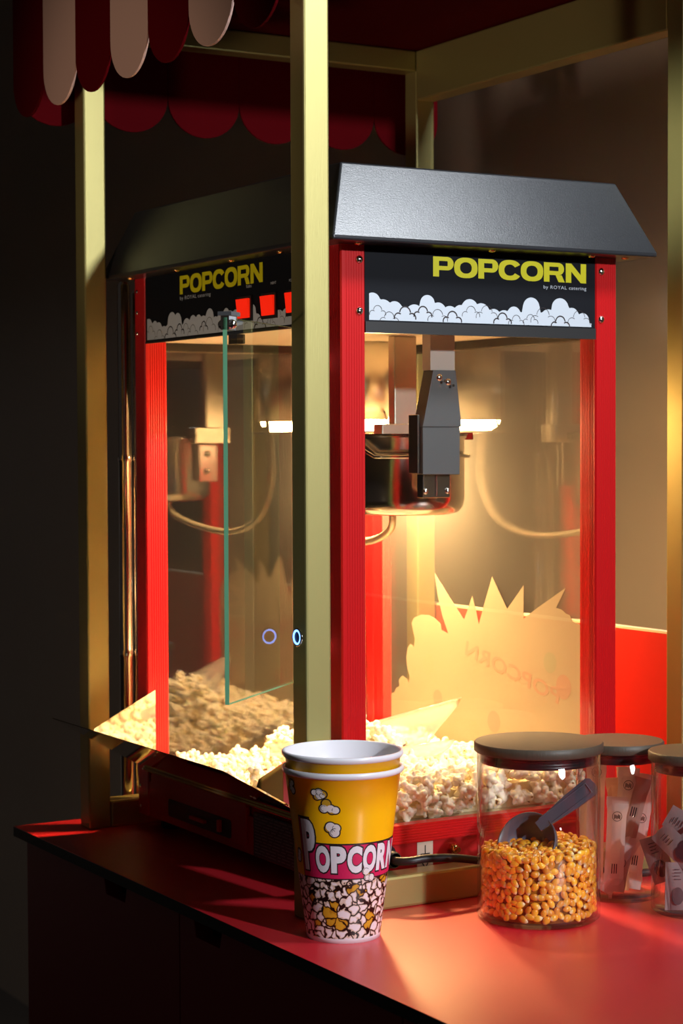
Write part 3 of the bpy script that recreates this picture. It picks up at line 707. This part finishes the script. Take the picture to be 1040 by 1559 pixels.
# ------------------------------------------------------------------ cups
cc = Vector((-.0564,-.0963,0)); E_ = Vector((-.507,-.862,0)); RR = Vector((.862,-.507,0))
def cr(z): return .0346+(.0545-.0346)*z/.156
def subdiv(vs, fs, L):
    bm = bmesh.new(); B = [bm.verts.new((p[0],p[1],0)) for p in vs]
    for q in fs:
        try: bm.faces.new([B[i] for i in q])
        except ValueError: pass
    bmesh.ops.triangulate(bm, faces=bm.faces[:])
    for k in range(7):
        e = [x for x in bm.edges if x.calc_length() > L]
        if not e: break
        bmesh.ops.subdivide_edges(bm, edges=e, cuts=1); bmesh.ops.triangulate(bm, faces=[f for f in bm.faces if len(f.verts) > 3])
    bm.verts.index_update(); r = ([(v.co.x,v.co.y) for v in bm.verts], [[v.index for v in f.verts] for f in bm.faces]); bm.free(); return r
def cup_print_mat():
    m = mat('popcorn_pattern_print', (.8,.7,.7), .35); nt = m.node_tree; b = nt.nodes['Principled BSDF']; N = nt.nodes.new; Lk = nt.links.new
    tc = N('ShaderNodeTexCoord'); nz = N('ShaderNodeTexNoise'); nz.inputs['Scale'].default_value = 130; nz.inputs['Detail'].default_value = 1
    Lk(tc.outputs['Object'], nz.inputs['Vector'])
    sb = N('ShaderNodeVectorMath'); sb.operation = 'MULTIPLY_ADD'; sb.inputs[1].default_value = (.010,)*3
    Lk(nz.outputs['Color'], sb.inputs[0]); Lk(tc.outputs['Object'], sb.inputs[2])
    v1 = N('ShaderNodeTexVoronoi'); v1.feature = 'DISTANCE_TO_EDGE'; v1.inputs['Scale'].default_value = 115
    v2 = N('ShaderNodeTexVoronoi'); v2.inputs['Scale'].default_value = 115
    for v in (v1,v2): Lk(sb.outputs[0], v.inputs['Vector'])
    rp = N('ShaderNodeValToRGB'); e = rp.color_ramp.elements; rp.color_ramp.interpolation = 'CONSTANT'
    e[0].position = 0; e[0].color = (.02,.01,.01,1); e[1].position = .075; e[1].color = (1,1,1,1)
    Lk(v1.outputs['Distance'], rp.inputs[0])
    sx = N('ShaderNodeSeparateColor'); Lk(v2.outputs['Color'], sx.inputs[0])
    r2 = N('ShaderNodeValToRGB'); e = r2.color_ramp.elements; r2.color_ramp.interpolation = 'CONSTANT'
    e[0].position = 0; e[0].color = (.62,.33,.02,1); e[1].position = .12; e[1].color = (.84,.74,.78,1); Lk(sx.outputs[0], r2.inputs[0])
    r3 = N('ShaderNodeValToRGB'); e = r3.color_ramp.elements; e[0].position = .12; e[0].color = (.60,.36,.06,1); e[1].position = .20; e[1].color = (1,1,1,1)
    Lk(v1.outputs['Distance'], r3.inputs[0])
    m1 = N('ShaderNodeMix'); m1.data_type = 'RGBA'; m1.blend_type = 'MULTIPLY'; m1.inputs['Factor'].default_value = .55; Lk(r2.outputs[0], m1.inputs['A']); Lk(r3.outputs[0], m1.inputs['B'])
    m2 = N('ShaderNodeMix'); m2.data_type = 'RGBA'; m2.blend_type = 'MULTIPLY'; m2.inputs['Factor'].default_value = 1; Lk(m1.outputs['Result'], m2.inputs['A']); Lk(rp.outputs[0], m2.inputs['B'])
    Lk(m2.outputs['Result'], b.inputs['Base Color']); return m
M['cup_pattern'] = cup_print_mat()
def wrap(k, dz=0): # (arc length at r=.045, height) -> point on the cup, k layers of ink above it
    def fn(u, z):
        a = u/.045; r = cr(z)+.00012+.00010*k; p = cc+(E_*math.cos(a)+RR*math.sin(a))*r; return (p.x,p.y,z+dz)
    return fn
def make_cup(dz, printed, lab):
    c = root('popcorn_cup', (cc.x,cc.y,dz), lab, 'cup')
    prof = [(0,.004),(.033,.004),(.0336,0),(.0346,0)]+[(cr(z),z) for z in (.0045,.03,.0615,.09,.12,.155)]+[(.0560,.1555),(.0572,.1570),(.0574,.1590),(.0568,.1608),(.0552,.1612),(cr(.155)-.0006,.1600)]+[(cr(z)-.0007,z) for z in (.12,.08,.04,.006)]+[(0,.0055)]
    def mf(i): return 0 if i < 4 else (2 if i < 6 else (1 if i < 9 else 0))
    mb = MB().lathe(prof, cc+Vector((0,0,dz)), 72, 0, mfn=mf)
    part('cup_body', mb, [M['cup_white'],M['cup_yellow'],M['cup_pattern']], c)
    if not printed: return
    pr = MB()
    def shape(poly, k, m):
        v, f = subdiv(poly, [list(range(len(poly)))], .005); pr.add([wrap(k)(*p) for p in v], f, m)
    def text(t, x, z, w, h, bold, k, m, sp=1.):
        v, f = text_geo(t, w, h, bold, sp); v, f = subdiv([(p[0]+x,p[1]+z) for p in v], f, .005); pr.add([wrap(k)(*p) for p in v], f, m)
    shape([(-.0445,.0610),(.066,.0610),(.066,.0955),(-.030,.0955),(-.0305,.119),(-.0445,.119)], .2, 0)
    shape([(-.0435,.0622),(.066,.0622),(.066,.0940),(-.0312,.0940),(-.0317,.1178),(-.0435,.1178)], .8, 1)
    # white letters with a dark rim: tall initial, then the rest
    text('P', -.0420,.0668,.0175,.0510,.09, 1.6, 0); text('P', -.0410,.0682,.0150,.0482,.05, 2.4, 2)
    x = -.0265
    for ch,w in zip('OPCORN',(.0148,.0148,.0145,.0150,.0150,.0165)):
        text(ch, x-.0010,.0660,w+.0016,.0285,.09, 1.6, 0); text(ch, x,.0675,w-.0006,.0255,.055, 2.4, 2); x += w+.0004
    def drawn(u, z, s, seed):
        r_ = random.Random(seed); L = [(u+s*r_.uniform(-.7,.7), z+s*r_.uniform(-.6,.6), s*r_.uniform(.34,.52)) for k in range(6)]
        for a,b_,q in L: shape(disc2(a,b_,q+.0011,16), 1, 0)
        for i,(a,b_,q) in enumerate(L): shape(disc2(a,b_,q,16), 1.5+.1*i, 3 if i < 2 else 4)
        for i,(a,b_,q) in enumerate(L[3:]): shape(disc2(a+q*.25,b_-q*.25,q*.5,10), 2.3, 5 if False else 4)
        for i,(a,b_,q) in enumerate(L[2:5]):
            arc_strip(pr, a, b_, q*.8, r_.uniform(0,3), r_.uniform(3.5,5), .00022, wrap(2.6), 0)
    for i,(u,z,s) in enumerate(((-.0475,.145,.0062),(-.0200,.141,.0068),(-.0105,.131,.0078),(-.0065,.1075,.0088),(-.0495,.080,.006),(.0265,.066,.0075))): drawn(u,z,s,40+i)
    part('printed_design', pr, [M['ink'],M['pink'],M['cup_white'],M['amber'],M['corn_print']], c, label='lettering and drawn popcorn on the cup')
make_cup(0, True, 'yellow printed popcorn cup standing on the red counter, holding a second cup inside it')
make_cup(.0146, False, 'second popcorn cup nested inside the printed one, its white rim on top')

# ------------------------------------------------------------------ jars
def make_jar(c, r, h, lr, lab, lid_lab):
    j = root('glass_jar', (c[0],c[1],0), lab, 'jar'); cv = Vector((c[0],c[1],0))
    mb = MB().lathe([(0,.0003),(r-.003,.0003),(r,.003),(r,h-.0105),(r-.0022,h-.0105),(r-.0022,.0055),(r-.004,.0042),(0,.0042)], cv, 72)
    part('glass_body', mb, M['jar_glass'], j)
    lid = part('lid', MB().lathe([(0,h-.0098),(lr-.0015,h-.0098),(lr,h-.0085),(lr,h-.0012),(lr-.0012,h)],cv,72).cap(lr-.0012,h,cv,72), M['dark_wood'], j, label=lid_lab)
    sl = MB().lathe([(0,h-.0100),(r-.0030,h-.0100),(r-.0030,h-.0125),(r-.0045,h-.0130),(r-.0045,h-.0160),(r-.0030,h-.0165),(r-.0030,h-.0200),(0,h-.0200)],cv,72)
    part('seal', sl, M['lid_edge'], lid, label='black rubber seal')
J1 = (.1429,-.1337); J2 = (.2663,-.1019); J3 = (.2876,-.1967)
make_jar(J1, .0599, .172, .0629, 'largest glass jar, half full of yellow corn kernels, with a dark wooden lid', 'dark wood grain lid')
make_jar(J2, .0430, .159, .0465, 'narrow glass jar of pale paper sticks standing behind the corn jar', 'dark wood grain lid')
make_jar(J3, .0434, .159, .0465, 'narrow glass jar of printed sachets cut off by the right picture edge', 'dark wood grain lid')
# corn kernels
def kern(seed):
    rn = random.Random(seed); mb = MB(); vs = []; nu, nv = 10, 9; fs = []; w = rn.uniform(.9,1.1); t = rn.uniform(.62,.85)
    for j in range(nv+1):
        q = j/nv; z = -.0048+.0094*q; r = .0043*math.sin(PI*min(1,q**.72))**.62*(.45+.62*q) if 0 < q < 1 else 0.00005
        for i in range(nu):
            a = 2*PI*i/nu; vs.append((r*w*math.cos(a), r*t*math.sin(a), z))
    for j in range(nv):
        for i in range(nu):
            k = (i+1) % nu; fs.append((j*nu+i,j*nu+k,(j+1)*nu+k,(j+1)*nu+i))
    mb.add(vs, fs, 0, True); return mb.mesh('corn_kernel', [M['kernel']])
KERN = [kern(s) for s in range(6)]
rnd = random.Random(21); ks = []; ri = .0570
def klev(x,y): return .0690+.003*math.sin((x-J1[0])*40)
def ktrial(p, dmin):
    for q in ks:
        if (q[0]-p[0])**2+(q[1]-p[1])**2+(q[2]-p[2])**2 < dmin*dmin: return False
    ks.append(p); return True
ca = math.atan2(E_.y,E_.x)
for i in range(26000):
    a = ca+rnd.uniform(-1.75,1.75); r = ri-.0034; x = J1[0]+r*math.cos(a); y = J1[1]+r*math.sin(a)
    ktrial((x,y,rnd.uniform(.0085,klev(x,y)),a), .0059)
nw = len(ks)
for i in range(5000):
    a = rnd.uniform(0,2*PI); r = math.sqrt(rnd.random())*(ri-.004); x = J1[0]+r*math.cos(a); y = J1[1]+r*math.sin(a)
    ktrial((x,y,klev(x,y)+rnd.uniform(-.001,.001),None), .0062)
ks.sort(key=lambda p: (Vector(p[:3])-CAM).length)
def kmat(p):
    if p[3] is None: return Matrix.Rotation(rnd.uniform(0,6.3),3,'Z') @ Matrix.Rotation(rnd.uniform(1.0,2.1),3,'X') @ Matrix.Rotation(rnd.uniform(0,6.3),3,'Z')
    # flat side to the glass, random roll in the wall
    return Matrix.Rotation(p[3]-PI/2,3,'Z') @ Matrix.Rotation(rnd.uniform(-1.9,1.9),3,'Y') @ Matrix.Rotation(rnd.uniform(-.35,.35),3,'X')
for p in ks[:300]:
    o = bpy.data.objects.new('corn_kernel', rnd.choice(KERN)); COL.objects.link(o); o.location = (p[0],p[1],p[2]+HZ); o.rotation_euler = kmat(p).to_euler(); s_ = rnd.uniform(.98,1.16); o.scale = (s_,)*3
    tag(o, 'yellow corn kernel showing in the largest jar', 'corn kernel', 'corn kernels in the largest jar')
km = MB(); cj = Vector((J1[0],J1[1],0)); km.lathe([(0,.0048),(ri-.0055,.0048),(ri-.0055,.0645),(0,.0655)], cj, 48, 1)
for p in ks[300:]:
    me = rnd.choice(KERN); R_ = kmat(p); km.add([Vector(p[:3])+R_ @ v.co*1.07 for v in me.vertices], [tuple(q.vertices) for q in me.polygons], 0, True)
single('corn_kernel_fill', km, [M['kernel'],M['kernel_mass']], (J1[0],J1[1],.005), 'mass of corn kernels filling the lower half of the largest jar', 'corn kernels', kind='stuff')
# grey scoop stuck into the kernels
bc = Vector((.1325,-.1275,.0725)); nrm = (E_*.62-RR*.42+Vector((0,0,.42))).normalized()
hd_ = Vector((.187,-.160,.1275)); h0 = Vector((.1455,-.1330,.0890))
a1_ = (h0-bc); a1_ = (a1_-nrm*a1_.dot(nrm)).normalized(); a2_ = nrm.cross(a1_)
gs = MB(); rb = .0300
pf = [(0,-.0225),(rb*.45,-.0212),(rb*.75,-.0165),(rb*.95,-.007),(rb,0),(rb+.0014,.0004),(rb+.0014,-.0012),(rb*.95+.0016,-.008),(rb*.75+.0016,-.018),(rb*.45+.001,-.0230),(0,-.0243)]
gs.lathe(pf, bc, 40, 0, (a1_,a2_,nrm))
gsr = root('measuring_scoop', (bc.x,bc.y,.05), 'dark grey plastic scoop stuck in the corn kernels of the largest jar', 'scoop')
part('scoop_bowl', gs, M['scoop_grey'], gsr)
hx = (hd_-h0).normalized(); hn = (E_*.8+Vector((0,0,.5))); hn = (hn-hx*hn.dot(hx)).normalized(); hs_ = hx.cross(hn); hb = MB(); L = (hd_-h0).length
def hpoly(w0, w1, tail): return [(-.003,-w0),(L*.6,-w1*.92),(L,-w1),(L+.0035,-w1*.7),(L+.0045,0),(L+.0035,w1*.7),(L,w1),(L*.6,w1*.92),(-.003,w0)]
hfn = lambda u,v,t: tuple(h0+hx*u+hs_*v+hn*t)
hb.prism(hpoly(.0050,.0096,0), hfn, -.0022, .0012)
for s in (-1,1): hb.obox(h0+hx*L*.5+hs_*.0055*s+hn*.0016,(hx,hs_,hn),(L*.46,.0006,.0006))
hb.obox(h0+hx*L*.95+hn*.0016,(hx,hs_,hn),(.0006,.0055,.0006))
part('scoop_handle', hb, M['scoop_grey'], gsr, .0007)

# paper sticks in the narrow jar behind
def paper_stick(L, w, kraft, seed, logo):
    rn = random.Random(seed); mb = MB(); n = 14; vs = []
    for k in range(n+1):
        q = k/n; z = L*q; flat = q < .09 or q > .91
        th = .0004 if flat else .0026*min(1,(min(q,1-q)-.05)/.12+.2); ww = w*(1.08 if flat else 1-.07*math.sin(PI*q))
        vs += [(-ww/2,0,z),(-ww*.25,-th,z),(ww*.25,-th*.9,z),(ww/2,0,z),(ww*.25,th,z),(-ww*.25,th,z)]
    fs = [(k*6+i,k*6+(i+1)%6,(k+1)*6+(i+1)%6,(k+1)*6+i) for k in range(n) for i in range(6)]
    mb.add(vs, fs, 0, False); mb.add(vs[:6], [(0,1,2,3,4,5)][::-1], 0); mb.add(vs[-6:], [(0,1,2,3,4,5)], 0)
    if logo:
        zc = L*logo; f2 = lambda u,v: (u,-.0031,zc+v)
        arc_strip(mb,0,0,.0048,0,2*PI,.00025,f2,1,24)
        for k in range(5): mb.add([f2(-.0030+.0013*k,-.0026+.0006*(k%2)),f2(-.0022+.0013*k,-.0026+.0006*(k%2)),f2(-.0022+.0013*k,.0022-.0007*(k%3)),f2(-.0030+.0013*k,.0022-.0007*(k%3))],[(0,1,2,3)],1)
        zt = L*(.25 if logo > .5 else .7)
        for k in range(3): mb.add([(-.003+.0022*k,-.0029,zt-.005),(-.0020+.0022*k,-.0029,zt-.005),(-.0020+.0022*k,-.0029,zt+.005),(-.003+.0022*k,-.0029,zt+.005)],[(0,1,2,3)],1)
    return mb, [M['paper2'] if kraft else M['paper'], M['ink']]
# name, offset along the view's right / towards the viewer at the foot and at the top, length, width, kraft, logo
sticks = [
 ('pale paper stick standing upright in front inside the stick jar', -.008,.020,-.004,.026,.098,.0205,0,.80),
 ('tall pale paper stick leaning right, its round print near the top, inside the stick jar', -.002,.012,.010,.010,.125,.0205,0,.86),
 ('pale paper stick with dark print on its top edge, left in the stick jar', -.026,.008,-.022,.000,.128,.019,0,.93),
 ('kraft brown paper stick leaning behind the tall ones in the stick jar', .004,-.008,.000,-.020,.110,.019,1,0),
 ('paper stick at the right wall of the stick jar, small round print half way up', .012,.006,.030,.004,.118,.018,0,.62),
 ('kraft paper stick slanting along the right wall of the stick jar', -.006,.016,.023,.012,.118,.018,1,.25),
 ('paper stick seen through the corn jar at the left wall of the stick jar', -.030,-.006,-.031,-.014,.108,.018,0,0),
 ('paper stick at the back of the stick jar under the lid', .018,-.022,.012,-.026,.120,.019,0,0),
 ('low paper stick crossing the bottom of the stick jar', -.018,.018,.018,.015,.070,.018,0,0)]
for i,(lab,u0,v0,u1,v1,L,w,kr_,lg) in enumerate(sticks):
    mb, ms = paper_stick(L,w,kr_,i,lg); c3 = Vector((J2[0],J2[1],.0062+.0015)); p0 = c3+RR*u0+E_*v0; du = RR*(u1-u0)+E_*(v1-v0)
    hh = math.sqrt(max(1e-6,L*L-du.length_squared)); zax = (du+Vector((0,0,hh))).normalized(); yax = -E_; xax = yax.cross(zax).normalized(); yax = zax.cross(xax)
    o = bpy.data.objects.new('paper_stick', mb.mesh('paper_stick',ms)); COL.objects.link(o)
    mw = Matrix((xax,yax,zax)).transposed(); mw = mw @ Matrix.Rotation(random.Random(i+9).uniform(-.35,.35),3,'Z')
    o.rotation_euler = mw.to_euler(); o.location = (p0.x,p0.y,p0.z+HZ); tag(o, lab, 'sugar stick', 'paper sticks in the jar')
# sachets in the jar at the picture edge
def sachet(seed):
    rn = random.Random(seed); mb = MB(); n, k_ = 8, 6; w, L = .023, .046; vs = []
    for s in (-1,1):
        for j in range(n+1):
            for i in range(k_+1):
                u = i/k_; q = j/n; b_ = (min(u,1-u)*2)**.5*(min(q,1-q)*2)**.5
                vs.append(((u-.5)*w, s*(.0003+.0028*b_+.0007*noise.noise(Vector((u*4,q*4,seed)))), q*L))
    K = (n+1)*(k_+1); fs = []
    for j in range(n):
        for i in range(k_):
            a = j*(k_+1)+i; fs += [(a,a+1,a+k_+2,a+k_+1),(K+a,K+a+k_+1,K+a+k_+2,K+a+1)]
    mb.add(vs, fs, 0, True)
    zc = L*.30; vv = [(.0065*math.cos(2*PI*q/20),-.0040,zc+.0085*math.sin(2*PI*q/20)) for q in range(20)]; mb.add(vv,[list(range(20))],1)
    for q in range(4):
        z = L*.64+q*.0032; mb.add([(-.004,-.0038,z),(.0035-.0015*(q%2),-.0038,z),(.0035-.0015*(q%2),-.0038,z+.0008),(-.004,-.0038,z+.0008)],[(0,1,2,3)],1)
    return mb
sac = [('upright sachet at the lower left of the sachet jar, dark oval print at its foot', -.024,.026,.007,4),
 ('sachet lying tilted at the top left of the pile in the sachet jar', -.024,.018,.060,52),
 ('topmost sachet of the pile in the sachet jar', .006,.014,.080,70),
 ('sachet in the middle of the pile, slanting down to the right, in the sachet jar', -.006,.024,.052,-48),
 ('sachet tilted left in the lower middle of the sachet jar', .000,.028,.010,-12),
 ('sachet against the right wall of the sachet jar', .026,.020,.030,15),
 ('sachet at the back of the sachet jar', -.012,-.006,.045,25),
 ('sachet hidden deep at the back bottom of the sachet jar', .010,-.010,.008,-8),
 ('sachet leaning on the left wall of the sachet jar', -.030,.004,.030,-20),
 ('sachet beneath the topmost one in the sachet jar', .012,.004,.072,-60)]
for i,(lab,u,v,z,dg) in enumerate(sac):
    o = bpy.data.objects.new('sachet', sachet(i).mesh('sachet',[M['sachet'],M['sachet_dark']])); COL.objects.link(o)
    xa = RR; ya = -E_; za = Vector((0,0,1)); mw = Matrix((xa,ya,za)).transposed() @ Matrix.Rotation(random.Random(i).uniform(-.4,.4),3,'Z') @ Matrix.Rotation(math.radians(dg),3,'Y') @ Matrix.Rotation(-.12,3,'X')
    p = Vector((J3[0],J3[1],z))+RR*u+E_*v; o.rotation_euler = mw.to_euler(); o.location = (p.x,p.y,p.z+HZ); tag(o, lab, 'sachet', 'sachets in the jar')

# chrome tubes behind the far rail
def pole(x,y,r,h,lab):
    mb = MB().lathe([(r,0),(r,.20),(r+.0006,.2005),(r+.0006,.209),(r,.2095),(r,.44),(r+.0006,.4405),(r+.0006,.449),(r,.4495),(r,h-.004),(r-.003,h)],(x,y,0),24).cap(r-.003,h,(x,y,0),24)
    single('chrome_pole', mb, M['chrome'], (x,y,0), lab, 'pole')
pole(.0085,.5385,.0080,.660,'taller chrome tube standing on the counter between the gold post and the machine')
pole(.0255,.5425,.0055,.650,'thinner chrome tube standing right beside the taller chrome tube')

# ------------------------------------------------------------------ light
def light(name, kind, loc, aim, power, col, **kw):
    d_ = bpy.data.lights.new(name, kind); d_.energy = power; d_.color = col
    for k,v in kw.items(): setattr(d_, k, v)
    o = bpy.data.objects.new(name, d_); COL.objects.link(o); o.location = (loc[0],loc[1],loc[2]+HZ)
    o.rotation_euler = (Vector(aim)-Vector(loc)).to_track_quat('-Z','Y').to_euler(); return o
light('key_spotlight','SPOT',(.43,-3.2,1.28),(.12,.05,.45),330,(.92,.96,1.0), spot_size=math.radians(27), spot_blend=.35, shadow_soft_size=.06)
light('ceiling_softbox','AREA',(.56,-.80,1.50),(.05,-.02,.70),3.0,(.88,.94,1.0), size=.26, shape='DISK', spread=math.radians(70))
light('added_warm_fill','SPOT',(-2.1,-.35,.05),(-.08,.25,.74),55,(1,.76,.55), spot_size=math.radians(17), spot_blend=.5, shadow_soft_size=.1)  # added unseen fill, stands in for warm bounce onto header and tabs
light('track_spot','SPOT',(-1.5,-1.30,1.35),(.455,.035,.74),330,(.97,1,.88), spot_size=math.radians(5), spot_blend=.6, shadow_soft_size=.05)
w = bpy.data.worlds.new('room'); S.world = w; w.use_nodes = True
w.node_tree.nodes['Background'].inputs[0].default_value = (1,.80,.68,1); w.node_tree.nodes['Background'].inputs[1].default_value = .016

# ------------------------------------------------------------------ camera
cd = bpy.data.cameras.new('camera'); cam = bpy.data.objects.new('camera', cd); COL.objects.link(cam)
yw, pt, rl = .5320, .0354, -.0040
V_ = Vector((math.sin(yw)*math.cos(pt), math.cos(yw)*math.cos(pt), -math.sin(pt))); R0 = Vector((math.cos(yw),-math.sin(yw),0)); U0 = R0.cross(V_)
R1 = R0*math.cos(rl)+U0*math.sin(rl); U1 = -R0*math.sin(rl)+U0*math.cos(rl)
cam.rotation_euler = Matrix((R1,U1,-V_)).transposed().to_euler(); cam.location = (CAM.x,CAM.y,CAM.z+HZ)
cd.sensor_fit = 'VERTICAL'; cd.sensor_height = 36; cd.lens = 36*2997.8/1559; cd.clip_start = .05
cd.dof.use_dof = True; cd.dof.focus_distance = 1.93; cd.dof.aperture_fstop = 11
S.camera = cam
S.cycles.transparent_max_bounces = 32; S.cycles.max_bounces = 14; S.cycles.glossy_bounces = 6; S.cycles.caustics_reflective = True; S.cycles.diffuse_bounces = 5
S.view_settings.view_transform = 'Standard'; S.view_settings.look = 'None'; S.view_settings.gamma = 1; S.view_settings.exposure = 0
S.view_settings.use_curve_mapping = False
